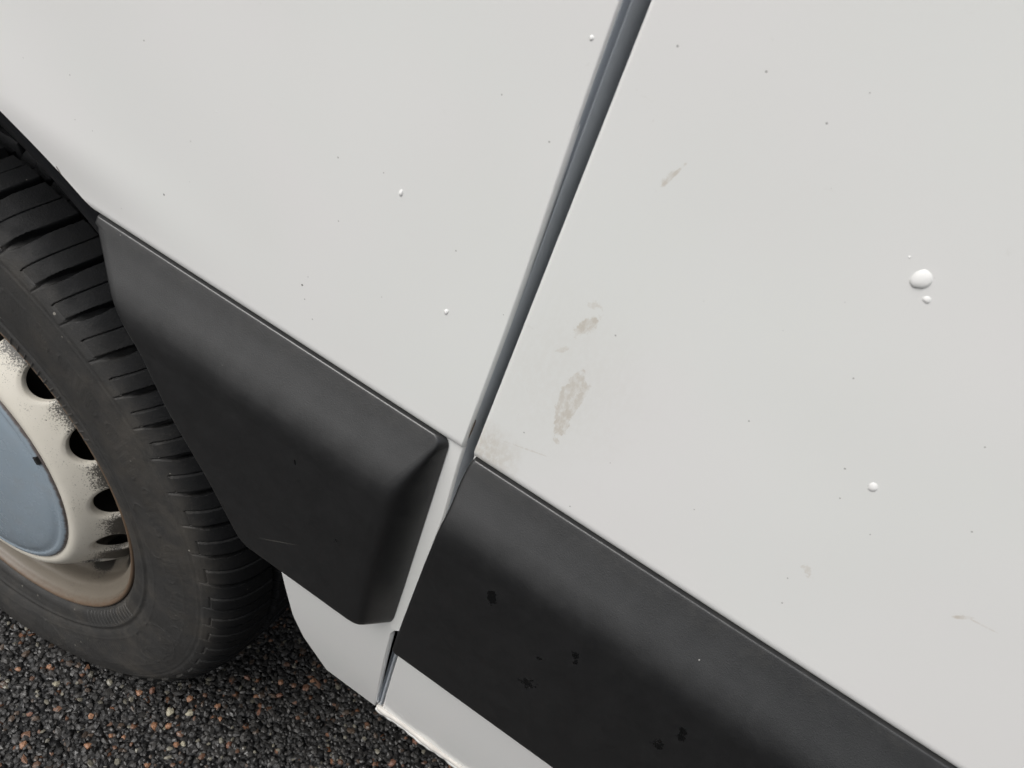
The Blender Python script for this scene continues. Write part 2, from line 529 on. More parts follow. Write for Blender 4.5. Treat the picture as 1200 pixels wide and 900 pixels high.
# back of the wheel: plain panel behind the arch
zb = np.unique(np.concatenate([np.linspace(0.425, 0.64, 12), ZW + R_ARCH * np.sin(np.radians(np.linspace(40, 90, 60))), np.linspace(0.85, 1.25, 10), np.linspace(1.25, 2.45, 14)]))
xa = np.where(zb < ZW + R_ARCH, -np.sqrt(np.clip(R_ARCH ** 2 - (zb - ZW) ** 2, 0, None)), 0.0)
ub = np.linspace(0, 1, 30)
XB = -1.30 + (xa + 1.30)[:, None] * ub[None, :]
ZB = np.repeat(zb[:, None], len(ub), 1)
YB = np.where(ZB < 0.6, 0.0035 + 0.028 * np.clip((Z_STEP - ZB) / 0.177, 0, 1) ** 1.3, 0.0035 * (1 - sstep(0.6, 0.75, ZB))) + 0.04 * np.clip(ZB - 1.25, 0, None) ** 1.5
YB = YB - 0.0035 * np.exp(-((np.hypot(XB, ZB - ZW) - R_ARCH) / 0.05) ** 2) * sstep(0.785, 0.83, ZB)
panel = link('side_panel', grids_mesh('side_panel', [G1, Fl[sel], np.stack([XB, YB, ZB], -1)], [False, True, False]), M['panel'], van, True, 50)
panel['label'] = 'white painted side panel between wheel arch and door seam'

# thin lip folded under the lower corner of the panel
xs_ = np.linspace(0.464, 0.5165, 24)
prof = [(0.0312, 0.4255), (0.0313, 0.4252), (0.0312, 0.4246), (0.0314, 0.4238), (0.0330, 0.4228)]
lip = np.array([[(x, a, b + 0.00025 * math.sin(x * 900)) for x in xs_] for a, b in prof])
link('panel_lip', grids_mesh('panel_lip', [lip], [True]), M['panel'], van)

# ---- sliding door
X_DOOR = 0.5235


def door_y(x, z):
    up = 0.0036 * qroll((Z_EDGE - z) / 0.0068)
    low = 0.0055 + 0.021 * np.clip((0.607 - z) / 0.170, 0, 1) ** 1.25
    t = sstep(0.598, 0.612, z)
    y = np.where(z > 0.70, np.where(z < Z_EDGE, up, 0.0), low * (1 - t) + 0.0036 * t)
    wave = 0.0009 * np.sin(z * 7.3 + 1.0) * np.sin(x * 4.1 + 0.4) * sstep(0.53, 0.66, x) * sstep(0.80, 0.90, z)
    return y + wave + 0.04 * np.clip(z - 1.25, 0, None) ** 1.5


zd = np.unique(np.round(np.concatenate([np.linspace(0.436, 0.595, 26), np.linspace(0.595, 0.615, 22), np.linspace(0.615, 0.775, 12),
                                        np.linspace(0.775, 0.795, 44), np.linspace(0.80, 1.25, 60), np.linspace(1.25, 2.45, 26)]), 6))
xd = np.concatenate([X_DOOR + np.array([0.0, 0.0, 0.0001, 0.0004, 0.0009, 0.0016]), np.linspace(0.526, 0.70, 50), np.linspace(0.70, 3.10, 60)[1:]])
dy = np.concatenate([[0.030, 0.0018, 0.0011, 0.0005, 0.0001, 0.0], np.zeros(len(xd) - 6)])
XD, ZD = np.meshgrid(xd, zd)
YD = door_y(XD, ZD) + dy[None, :] * np.where(ZD < 0.615, 0.8, 1.0)
door = link('sliding_door', grids_mesh('sliding_door', [np.stack([XD, YD, ZD], -1)]), M['door'], van, True, 60)
door['label'] = 'white sliding door with brown stains and hardened paint drops'

# ---- rubber seal inside the seam: channel, rounded ridge, dark slot
sp_ = [(0.5130, 0.0085), (0.5137, 0.0030), (0.51405, 0.0013), (0.51435, 0.0012), (0.5148, 0.0028), (0.5154, 0.0046), (0.5159, 0.0050), (0.5162, 0.0042), (0.51645, 0.0030), (0.5167, 0.0027), (0.51695, 0.0030),
       (0.51715, 0.0042), (0.51735, 0.0072), (0.5178, 0.0140), (0.5183, 0.0300), (0.5265, 0.0310)]
zz = np.concatenate([np.linspace(0.604, 0.80, 40), np.linspace(0.80, 2.44, 60)[1:]])
def seam_x(x, z):                   # the seam narrows downwards
    if x > 0.52:
        return x
    return 0.5184 - (0.5184 - x) * (1 - 0.48 * float(sstep(1.02, 0.86, z))) + 0.0034 * float(sstep(0.785, 0.715, z))


seal = np.array([[(seam_x(x, z), y + (0.0030 * float(sstep(0.7915, 0.784, z))) + 0.04 * max(0, z - 1.25) ** 1.5, z) for z in zz] for x, y in sp_])
so = link('door_seal', grids_mesh('door_seal', [seal], [True]), M['seal'], van, True, 50)
so['label'] = 'grey rubber seal running down the seam beside the sliding door'
zz = np.linspace(0.436, 0.604, 30)
sl = [(0.5120, 0.040), (0.5150, 0.0130), (0.5160, 0.0118), (0.5166, 0.0150), (0.5172, 0.0152), (0.5182, 0.0110), (0.5194, 0.0112), (0.5202, 0.0160), (0.5206, 0.038), (0.5262, 0.040)]
slow = np.array([[(x + 0.0022 * np.clip((0.604 - z) / 0.17, 0, 1), y + 0.016 * np.clip((0.604 - z) / 0.17, 0, 1), z) for z in zz] for x, y in sl])
link('lower_door_seal', grids_mesh('lower_door_seal', [slow], [True]), M['seal'], van, True, 50)
# chipped rusty spot on the seal
bm = bmesh.new()
bmesh.ops.create_icosphere(bm, subdivisions=2, radius=1.0)
for v in bm.verts:
    v.co = Vector((0.5178 + v.co.x * 0.0004 + v.co.z * 0.0001, 0.0029 + v.co.y * 0.0006, 0.8005 + v.co.z * 0.0075 + random.uniform(-1, 1) * 0.0006))
me = bpy.data.meshes.new('rust_chip')
bm.to_mesh(me)
bm.free()
link('rust_chip', me, M['rust'], so)

# ---- black plastic trims
PROF = np.array([(0.7852, 0.0030), (0.7853, 0.0000), (0.78528, -0.0007), (0.7850, -0.0012), (0.7845, -0.00155), (0.7800, -0.0036), (0.7740, -0.0064),
                 (0.7660, -0.0104), (0.7580, -0.0145), (0.7510, -0.0177), (0.7450, -0.0198), (0.7380, -0.0211), (0.7300, -0.0214), (0.7200, -0.0221),
                 (0.7050, -0.0225), (0.6800, -0.0225), (0.6500, -0.0220), (0.6250, -0.0214), (0.6120, -0.0208), (0.6085, -0.0198), (0.6065, -0.0180),
                 (0.6058, -0.0150), (0.6056, 0.0010), (0.6056, 0.0030)])


def dense(P, k=4):
    out = []
    for i in range(len(P) - 1):
        p0 = P[max(i - 1, 0)]; p1 = P[i]; p2 = P[i + 1]; p3 = P[min(i + 2, len(P) - 1)]
        for j in range(k):
            t = j / k
            c = 0.5 * ((2 * p1) + (p2 - p0) * t + (2 * p0 - 5 * p1 + 4 * p2 - p3) * t * t + (3 * p1 - p0 - 3 * p2 + p3) * t ** 3)
            lin = p1 + (p2 - p1) * t
            d = np.linalg.norm(p2 - p1)
            out.append(c if d < 0.03 and 2 < i < len(P) - 4 else lin)
    out.append(P[-1])
    return np.array(out)


PR = dense(PROF)
BASE = 0.0030


def trim_left():
    rows = []
    for (z, y) in PR:
        depth = max(0.0, BASE - y)
        x0 = float(np.interp(z, AZ, AX)) - (0.003 if z > 0.78 else 0.0)
        xe = 0.5088 + 0.0048 * (0.783 - z) / 0.18                      # foot of the chamfered end
        if z > 0.777:
            k = (z - 0.777) / 0.0081
            xe -= 0.0055 * (1 - math.sqrt(max(0, 1 - min(k, 1) ** 2)))
        if z < 0.616:
            k = (0.616 - z) / 0.0104
            xe -= 0.0045 * (1 - math.sqrt(max(0, 1 - min(k, 1) ** 2)))
        wc = 0.0145 * min(1.0, depth / 0.024)
        xc = xe - wc
        row = []
        # edge at the wheel arch turned inwards
        row += [(x0 + 0.0020, BASE + 0.006, z), (x0, y + 0.0025 + 0.2 * max(0, BASE - y - 0.01), z), (x0 + 0.0002, y + 0.0010, z), (x0 + 0.0010, y + 0.0002, z)]
        xs = x0 + 0.0022 + (xc - 0.65 * wc - x0 - 0.0022) * np.linspace(0, 1, 46)
        row += [(x, y, z) for x in xs]
        e = 0.24
        dz = 0.0105 * float(sstep(0.650, 0.607, z))                    # the foot of the end hangs a little lower
        for v in np.linspace(-0.6, 1.0, 30):
            f = (math.sqrt(v * v + e * e) + v) / (math.sqrt(1 + e * e) + 1)
            f0 = (math.sqrt(0.36 + e * e) - 0.6) / (math.sqrt(1 + e * e) + 1)
            f = max(0.0, (f - f0) / (1 - f0))
            row.append((xc + wc * v, y + (BASE - y) * f, z - dz * f))
        rows.append(row)
    return np.array(rows)


def trim_right():
    rows = []
    for (z, y) in PR:
        x0 = 0.5266 - 0.0022 * float(sstep(0.752, 0.776, z))
        if z > 0.781:
            x0 += 0.0010 * ((z - 0.781) / 0.004) ** 2
        if z < 0.612:
            x0 += 0.004 * ((0.612 - z) / 0.0064) ** 2
        row = [(x0 + 0.0012, BASE, z), (x0, min(BASE, y + 0.0022), z), (x0 + 0.0004, min(BASE, y + 0.0008), z), (x0 + 0.0013, min(BASE, y + 0.0001), z)]
        row += [(x, y, z) for x in np.concatenate([np.linspace(x0 + 0.0024, 0.90, 60), np.linspace(0.90, 3.098, 20)[1:]])]
        rows.append(row)
    return np.array(rows)


ta = link('side_trim', grids_mesh('side_trim', [trim_left()], [True]), M['trim_a'], van, True, 60)
ta['label'] = 'short black plastic trim with chamfered end behind the wheel'
tb = link('side_trim', grids_mesh('side_trim', [trim_right()], [True]), M['trim_b'], van, True, 60)
tb['label'] = 'long black plastic trim across the sliding door, scuffed'

# ---- sill flange below the door: a sealant bead and a thin folded edge
xs_ = np.concatenate([np.linspace(0.5185, 0.62, 120), np.linspace(0.62, 3.10, 60)[1:]])


def tube(xs, cy, cz, rad, seg=12):
    rows = []
    for k in range(seg + 1):
        a = 2 * math.pi * k / seg
        rr = [rad * (1 + 0.12 * math.sin(x * 201.0) * math.sin(x * 67.0 + 1) + 0.04 * math.sin(x * 533.0 + 2)) * min(1.0, math.sqrt(max(0.02, (x - xs[0]) / 0.003))) for x in xs]
        rows.append([(x, cy + 1.1 * r * math.cos(a) + 0.0004 * math.sin(x * 140), cz + r * math.sin(a) + 0.0003 * math.sin(x * 210 + 1)) for x, r in zip(xs, rr)])
    return np.array(rows)


fl = link('sealant_bead', grids_mesh('sealant_bead', [tube(xs_, 0.0262, 0.4364, 0.0024)], [True]), M['sealant'], van, True)
fl['label'] = 'glossy cream white sealant bead along the lower door edge'
prof = [(0.0340, 0.4330), (0.0270, 0.4318), (0.0258, 0.4300), (0.0262, 0.4270), (0.0275, 0.4262), (0.0290, 0.4266), (0.0420, 0.4290)]
sf = np.array([[(x, a + 0.0004 * math.sin(x * 160 + 2) + 0.0003 * math.sin(x * 610), b + 0.0005 * math.sin(x * 120)) for x in xs_] for a, b in prof])
link('sill_flange', grids_mesh('sill_flange', [sf], [True]), M['panel'], van, True)

# ---- paint drops that dried on the doors


def drop(px, pz, ax, az, h, lean, parent, seed):
    r2 = random.Random(seed)
    nr, nc = 9, 24
    V = []
    for i in range(nr):
        t = i / (nr - 1)
        for k in range(nc):
            a = 2 * math.pi * k / nc
            wob = 1 + 0.07 * math.sin(2 * a + seed) + 0.05 * math.sin(3 * a + 2 * seed) + 0.02 * math.sin(7 * a + seed)
            rad = math.cos(t * math.pi / 2) ** 1.05 * wob
            x = px + ax * rad * math.cos(a)
            z = pz + az * rad * math.sin(a) + lean * math.sin(t * math.pi / 2) * az * -0.25
            y = 0.0008 - (h + 0.0008) * math.sin(t * math.pi / 2)
            V.append((x, y, z))
    me = raw_mesh('paint_drop', np.array(V), grid_faces(nr, nc, 0, False, True))
    return link('paint_drop', me, M['drop'], parent)


drop(0.6475, 0.9805, 0.0034, 0.0042, 0.0011, 1.0, door, 1)
drop(0.6530, 0.9750, 0.0018, 0.0018, 0.0004, 0.6, door, 2)
drop(0.6400, 0.9850, 0.0005, 0.0005, 0.0003, 0.5, door, 3)
drop(0.6820, 0.8980, 0.0024, 0.0027, 0.0007, 1.0, door, 4)
drop(0.4485, 0.9060, 0.0014, 0.0021, 0.0006, 1.0, panel, 5)
drop(0.4860, 0.8610, 0.0014, 0.0021, 0.0006, 1.0, panel, 6)
drop(0.5085, 1.0020, 0.0012, 0.0015, 0.0004, 1.0, panel, 7)
drop(0.341, 0.893, 0.0006, 0.0006, 0.0003, 1.0, panel, 8)

# ---- wheel arch liner
aa = np.radians(np.linspace(11.5, 168.5, 140))
prof = [(R_ARCH - 0.006, 0.0185), (R_ARCH - 0.002, 0.0060), (R_ARCH - 0.007, 0.0042), (R_ARCH - 0.016, 0.0055), (R_ARCH - 0.026, 0.0095), (R_ARCH - 0.034, 0.0180),
        (R_ARCH - 0.048, 0.0260), (R_ARCH - 0.066, 0.0360), (R_ARCH - 0.080, 0.0560), (R_ARCH - 0.086, 0.1300), (R_ARCH - 0.090, 0.3300), (0.36, 0.3380), (0.05, 0.3400)]


def liner_point(r, y, a):
    x, z = r * math.cos(a), ZW + r * math.sin(a)
    if x > 0 and z < 0.785:
        lim = float(arch_body(z)) + 0.006 - (R_ARCH - r) * 0.15
        x = min(x, lim) if r > 0.40 else x
        y = max(y, float(panel_y(lim, z)) + 0.004) if r > 0.40 else y
    return (x, y, z)


liner = np.array([[liner_point(r, y, a) for a in aa] for r, y in prof])
lo = link('wheel_arch_liner', grids_mesh('wheel_arch_liner', [liner]), M['liner'], van, True, 60)
lo['label'] = 'black plastic liner inside the wheel arch'

# ---- rest of the shell: roof, far side, ends, floor
yr = 0.04 * 1.2 ** 1.5
bm = bmesh.new()


def quad(*p):
    bm.faces.new([bm.verts.new(q) for q in p])


quad((-1.3, yr, 2.449), (3.10, yr, 2.449), (3.10, 1.0, 2.53), (-1.3, 1.0, 2.53))
quad((-1.3, 1.0, 2.53), (3.10, 1.0, 2.53), (3.10, 1.95, 2.449), (-1.3, 1.95, 2.449))
quad((-1.3, 1.95, 2.449), (3.10, 1.95, 2.449), (3.10, 1.98, 0.43), (-1.3, 1.98, 0.43))
quad((-1.3, 0.033, 0.43), (-1.3, 0.0, 1.25), (-1.3, yr, 2.449), (-1.3, 1.0, 2.53), (-1.3, 1.95, 2.449), (-1.3, 1.98, 0.43))
quad((3.10, 0.033, 0.43), (3.10, 1.98, 0.43), (3.10, 1.95, 2.449), (3.10, 1.0, 2.53), (3.10, yr, 2.449), (3.10, 0.0, 1.25))
me = bpy.data.meshes.new('body_shell')
bm.to_mesh(me)
bm.free()
link('body_shell', me, M['panel'], van, False)
bm = bmesh.new()
quad((0.47, 0.035, 0.446), (3.10, 0.035, 0.446), (3.10, 1.97, 0.446), (0.47, 1.97, 0.446))
quad((-1.3, 0.345, 0.446), (0.47, 0.345, 0.446), (0.47, 1.97, 0.446), (-1.3, 1.97, 0.446))
quad((-1.3, 0.035, 0.446), (-0.51, 0.035, 0.446), (-0.51, 0.345, 0.446), (-1.3, 0.345, 0.446))
me = bpy.data.meshes.new('underbody')
bm.to_mesh(me)
bm.free()
link('underbody', me, M['under'], van, False)

# ------------------------------------------------------------------ wheel
YF = 0.0405                         # outer face of the rim flange


def revolve(name, prof, n=240):
    a = np.linspace(0, 2 * math.pi, n, endpoint=False)
    P = np.array(prof)
    V = np.stack([P[:, None, 0] * np.cos(a)[None], np.repeat(P[:, 1:2], n, 1), P[:, None, 0] * np.sin(a)[None]], -1)
    return raw_mesh(name, V.reshape(-1, 3), grid_faces(len(P), n, 0, True, True))


rimp = dense(np.array([(0.2165, YF + 0.012), (0.2215, YF + 0.007), (0.2238, YF + 0.003), (0.2232, YF + 0.0006), (0.2212, YF - 0.0003), (0.2190, YF + 0.0010),
                       (0.2172, YF + 0.0040), (0.2155, YF + 0.0085), (0.2100, YF + 0.0130), (0.2045, YF + 0.0165), (0.2025, YF + 0.0230), (0.2015, YF + 0.0330),
                       (0.1985, YF + 0.0380), (0.1930, YF + 0.0460), (0.1880, YF + 0.0560), (0.1870, YF + 0.0800), (0.195, YF + 0.10), (0.202, YF + 0.13), (0.205, YF + 0.17)]), 3)
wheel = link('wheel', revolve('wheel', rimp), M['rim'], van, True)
wheel.location = (0, 0, ZW)
wheel['label'] = 'dirty silver steel wheel with oval holes and grey cap'

# ---- pressed disc with 15 holes
NA, NR = 1500, 120
dp = dense(np.array([(0.118, YF + 0.004), (0.132, YF - 0.0035), (0.140, YF - 0.0072), (0.147, YF - 0.0085), (0.1525, YF - 0.0070), (0.158, YF - 0.0020), (0.164, YF + 0.0055),
                     (0.171, YF + 0.0150), (0.178, YF + 0.0245), (0.184, YF + 0.0335), (0.1885, YF + 0.0420), (0.1905, YF + 0.0500), (0.1910, YF + 0.0580)]), 10)
cum = np.concatenate([[0], np.cumsum(np.hypot(*np.diff(dp, axis=0).T))])
ss = np.linspace(0, cum[-1], NR)
dr = np.interp(ss, cum, dp[:, 0])
dyy = np.interp(ss, cum, dp[:, 1])
s_hole = np.interp(0.1748, dr, ss)
th = np.linspace(0, 2 * math.pi, NA, endpoint=False)
HOLE0, NH = math.radians(58.0), 15
rel = (th - HOLE0 + math.pi / NH) % (2 * math.pi / NH) - math.pi / NH
HA, HB = 0.0200, 0.0200             # half sizes across and along the slope
TH, SS = np.meshgrid(th, ss)
U = rel[None, :] * 0.1735 / HA
Vv = (SS - s_hole) / HB
E = np.hypot(U, Vv)
inside = E < 1.0
# grid points inside a hole slide out onto its edge; faces wholly inside are dropped
k = np.where(inside, 1.0 / np.maximum(E, 1e-6), 1.0)
near = inside
TH2 = TH + np.where(near, (U * k - U) * HA / 0.1735, 0)
SS2 = SS + np.where(near, (Vv * k - Vv) * HB, 0)
RR = np.interp(SS2, ss, dr)
YY = np.interp(SS2, ss, dyy)
# edge of each hole slightly pressed in
RIMD = np.clip(1 - (np.hypot(np.where(near, U * k, U), np.where(near, Vv * k, Vv)) - 1.0) / 0.16, 0, 1) ** 2 * 0.0022
YY = YY + RIMD
V = np.stack([RR * np.cos(TH2), YY, RR * np.sin(TH2)], -1).reshape(-1, 3)
Fq = grid_faces(NR, NA, 0, True, True)
insf = inside.reshape(-1)
keep = ~insf[Fq].all(1)
Fq = Fq[keep]
used = np.zeros(len(V), bool)
used[Fq.ravel()] = True
idx = np.cumsum(used) - 1
me = raw_mesh('wheel_disc', V[used], idx[Fq])
bm = bmesh.new()
bm.from_mesh(me)
be = [e for e in bm.edges if e.is_boundary and 0.135 < math.hypot(e.verts[0].co.x, e.verts[0].co.z) < 0.1903]
ret = bmesh.ops.extrude_edge_only(bm, edges=be)
for v in [g for g in ret['geom'] if isinstance(g, bmesh.types.BMVert)]:
    v.co.y += 0.0055
    rr = math.hypot(v.co.x, v.co.z)
    v.co.x *= (rr - 0.003) / rr
    v.co.z *= (rr - 0.003) / rr
bm.to_mesh(me)
bm.free()
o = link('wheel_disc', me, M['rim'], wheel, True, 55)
# ---- brake drum behind it
drum = revolve('brake_drum', [(0.010, YF + 0.055), (0.150, YF + 0.055), (0.160, YF + 0.060), (0.162, YF + 0.075), (0.170, YF + 0.08), (0.170, YF + 0.16), (0.01, YF + 0.165)], 96)
drum = link('brake_drum', drum, M['dark'], wheel, True, 40)
# ---- hub cap
cp = dense(np.array([(0.1405, YF + 0.0040), (0.1425, YF - 0.0068), (0.1420, YF - 0.0092), (0.1400, YF - 0.0106), (0.1365, YF - 0.0116), (0.1340, YF - 0.0111), (0.1310, YF - 0.0118), (0.1240, YF - 0.0142), (0.1080, YF - 0.0168),
                     (0.0900, YF - 0.0186), (0.0700, YF - 0.0202), (0.0500, YF - 0.0214), (0.0300, YF - 0.0220), (0.0005, YF - 0.0222)]), 4)
capo = link('hub_cap', revolve('hub_cap', cp, 192), M['cap'], wheel, True, 60)
capo['label'] = 'blue grey plastic hub cap with a rusty edge'
sa = math.radians(34.5)
me = box_mesh('cap_slot', -0.0026, 0.0022, YF - 0.0128, YF - 0.006, -0.0042, 0.0042, 0.0004)
so2 = link('cap_slot', me, M['slot'], wheel, False)
so2.location = (0.1392 * math.cos(sa), 0.0, 0.1392 * math.sin(sa))
so2.rotation_euler = (0, -sa, 0)

# ---- tyre
fine = np.radians(np.arange(-75, 82, 0.1))
coarse = np.radians(np.arange(82, 285, 0.75))
thT = np.concatenate([fine, coarse])
TP = np.array([(0.2140, 0.0560), (0.2215, 0.0480), (0.2245, 0.0430), (0.2275, 0.0390), (0.2320, 0.0362), (0.2400, 0.0348), (0.2480, 0.0343), (0.2530, 0.0336), (0.2570, 0.0326), (0.2640, 0.0318),
               (0.2800, 0.0308), (0.2950, 0.0310), (0.3080, 0.0322), (0.3180, 0.0345), (0.3260, 0.0378), (0.3330, 0.0425), (0.3390, 0.0485), (0.3440, 0.0560), (0.3480, 0.0660), (0.3510, 0.0800),
               (0.3530, 0.1000), (0.3545, 0.1300), (0.3550, 0.1480)])
tp = dense(np.concatenate([TP]), 7)
cum = np.concatenate([[0], np.cumsum(np.hypot(*np.diff(tp, axis=0).T))])
s1 = np.linspace(0, cum[-1], 170)
tr, ty = np.interp(s1, cum, tp[:, 0]), np.interp(s1, cum, tp[:, 1])
tgt = np.gradient(np.stack([tr, ty], 1), axis=0)
tgt /= np.linalg.norm(tgt, axis=1)[:, None]
nr_, ny_ = tgt[:, 1], -tgt[:, 0]     # outward normal of the profile (r, y)
TT, SI = np.meshgrid(thT, np.arange(170))
rr_, yy_ = tr[SI], ty[SI]
arc = s1[SI]
s_sh = np.interp(0.3200, tr[:130], s1[:130])       # where the blocks end on the sidewall
s_pad = np.interp(0.3275, tr[:140], s1[:140])      # where the raised pads end
d_sh = arc - s_sh
PITCH = math.radians(6.02)
skew = -np.radians(2.3) * np.clip(d_sh / 0.055, 0, 1.6) + np.radians(1.2) * np.clip((d_sh - 0.02) / 0.055, 0, 1.6) ** 2
TW = TT + np.radians(0.75) * np.sin(TT * 7 + 1.0) + np.radians(0.3) * np.sin(TT * 17)
ph = ((TW - math.radians(24.2) - skew) / PITCH) % 1.0          # 0 = wide groove, grows upwards
gidx = np.floor((TW - math.radians(24.2) - skew) / PITCH)
jit = 0.5 + 0.5 * np.sin(gidx * 12.9898)
on = sstep(-0.0015, 0.001, d_sh)


def line(x, c, wd):
    dd = np.abs((x - c + 0.5) % 1.0 - 0.5)
    return np.clip(1.5 - dd / wd, 0, 1)


h = np.zeros_like(TT)
# shoulder band steps up from the sidewall
h += 0.0010 * on
# raised pad between groove and sipe
pad = sstep(s_pad - 0.0005, s_pad + 0.0005, arc) * sstep(0.05, 0.09, ph) * (1 - sstep(0.48, 0.52, ph))
h += (0.0013 + 0.0008 * jit) * pad
# wide groove, deep towards the tread, with a ramp at the shoulder
gw = 0.032 + 0.058 * sstep(0.008, 0.022, d_sh) - 0.040 * sstep(0.030, 0.046, d_sh)
dd = np.abs((ph + 0.5) % 1.0 - 0.5)
gr = np.clip((gw - dd) / (0.02), 0, 1) * sstep(0.0, 0.002, d_sh)
h -= gr * (0.0012 + 0.0060 * sstep(0.010, 0.030, d_sh))
# thin sipes
h -= 0.0022 * line(ph, 0.50, 0.016) * sstep(s_pad - 0.0004, s_pad + 0.0004, arc)
bar = np.clip(1.5 - np.abs(arc - s_pad) / 0.0006, 0, 1) * (ph > 0.05) * (ph < 0.51)
h -= 0.0020 * bar
# circumferential grooves
for yc, wg in ((0.0990, 0.0050), (0.1480, 0.0050)):
    h -= 0.0075 * np.clip((wg - np.abs(yy_ - yc)) / 0.0015, 0, 1)
# sidewall ridges
for rc, hh, wd in ((0.2455, 0.0011, 0.0012), (0.2500, -0.0007, 0.0016), (0.3165, 0.0006, 0.0008), (0.2620, 0.0004, 0.0006), (0.3020, 0.0003, 0.0006)):
    m = (yy_ < 0.06)
    h += hh * np.clip(1.5 - np.abs(rr_ - rc) / wd, 0, 1) * m
# ladder band beside the rim
deg = np.degrees(TT)
lad = ((deg % 90) > 40) & ((deg % 90) < 68)
rung = np.clip(1.4 - np.abs((deg / 2.1) % 1.0 - 0.5) / 0.10, 0, 1)
h += 0.0008 * rung * lad * (rr_ > 0.2265) * (rr_ < 0.2435) * (yy_ < 0.045)
# hatched lens shaped pads and raised emblem rings
for k_ in range(28):
    c = 51.5 + 12.86 * k_
    dlt = (deg - c + 180) % 360 - 180
    e = np.hypot(dlt / 5.6, (rr_ - 0.291 - 0.0008 * dlt) / 0.0085)
    m = (e < 1) & (yy_ < 0.06)
    hatch = 0.5 + 0.5 * np.sin(deg * 9.0 + rr_ * 1500) * np.sin(rr_ * 2600 - deg * 5.0)
    h += m * (0.0003 * hatch) + 0.00035 * np.clip(1.4 - np.abs(e - 1) / 0.05, 0, 1) * (yy_ < 0.06)
for c, a_, b_, rc in ((-22.0, 9.0, 0.024, 0.283), (-75.0, 9.0, 0.024, 0.283), (20.0, 7.0, 0.014, 0.272)):
    dlt = (deg - c + 180) % 360 - 180
    e = np.hypot(dlt / a_, (rr_ - rc) / b_)
    h += 0.0005 * np.clip(1.4 - np.abs(e - 1) / 0.035, 0, 1) * (yy_ < 0.06)
# fine radial serration on the lower sidewall
ser = (deg < -38) & (deg > -140) | (deg > 220)
h += 0.00035 * np.clip(np.sin(np.radians(deg) * 330), 0, 1) * ser * (((rr_ > 0.268) & (rr_ < 0.279)) | ((rr_ > 0.293) & (rr_ < 0.301)))
rn = rr_ + h * nr_[SI]
yn = yy_ + h * ny_[SI]
# sidewall bulges above the contact patch
bul = np.exp(-((((deg + 90 + 180) % 360 - 180) / 32.0) ** 2)) * np.sin(np.clip((rr_ - 0.235) / 0.11, 0, 1) * math.pi)
yn = yn - 0.011 * bul
zn = rn * np.sin(TT)
zn = np.maximum(zn, -ZW + 0.0015 + 0.0 * zn)
outer = np.stack([rn * np.cos(TT), yn, zn], -1)
# inner half of the tread and inner sidewall, plainer
tp2 = np.stack([tr, 0.296 - ty], 1)[::-1]
keep2 = np.linspace(0, len(tp2) - 1, 60).astype(int)
tp2 = tp2[keep2]
r2 = tp2[:, 0][:, None] + 0 * thT[None]
y2 = tp2[:, 1][:, None] + 0 * thT[None]
ph2 = ((thT[None] - math.radians(24.2) + np.radians(3.0) * (y2 - 0.15) / 0.1) / PITCH) % 1.0
r2 = r2 - 0.006 * np.clip((0.10 - np.abs((ph2 + 0.5) % 1 - 0.5)) / 0.02, 0, 1) * (y2 > 0.20) * (tp2[:, 0][:, None] > 0.33)
r2 = r2 - 0.0075 * np.clip((0.005 - np.abs(y2 - 0.197)) / 0.0015, 0, 1)
inner = np.stack([r2 * np.cos(thT), y2, np.maximum(r2 * np.sin(thT), -ZW + 0.0015)], -1)
nA = outer.shape[1]
V = np.concatenate([outer.reshape(-1, 3), inner.reshape(-1, 3)])
Fq = np.concatenate([grid_faces(outer.shape[0], nA, 0, True, True), grid_faces(inner.shape[0], nA, outer.shape[0] * nA, True, True)])
ty_o = link('tyre', raw_mesh('tyre', V, Fq), M['tyre'], wheel, True, 40)
ty_o['label'] = 'dusty black tyre with blocky shoulder tread'

# ------------------------------------------------------------------ road
rm = bpy.data.meshes.new('road')
rm.from_pydata([(-150, -150, -0.0014), (150, -150, -0.0014), (150, 150, -0.0014), (-150, 150, -0.0014)], [], [(0, 1, 2, 3)])
road = link('road', rm, M['road'], None, False)
road['kind'] = 'structure'
road['label'] = 'dark wet asphalt road'

# ---- chippings of the surface near the van, one mesh
t_ = (1 + 5 ** 0.5) / 2
ico = np.array([(-1, t_, 0), (1, t_, 0), (-1, -t_, 0), (1, -t_, 0), (0, -1, t_), (0, 1, t_), (0, -1, -t_), (0, 1, -t_), (t_, 0, -1), (t_, 0, 1), (-t_, 0, -1), (-t_, 0, 1)]) / math.hypot(1, t_)
icf = np.array([(0, 11, 5), (0, 5, 1), (0, 1, 7), (0, 7, 10), (0, 10, 11), (1, 5, 9), (5, 11, 4), (11, 10, 2), (10, 7, 6), (7, 1, 8), (3, 9, 4), (3, 4, 2), (3, 2, 6), (3, 6, 8), (3, 8, 9), (4, 9, 5), (2, 4, 11), (6, 2, 10), (8, 6, 7), (9, 8, 1)])


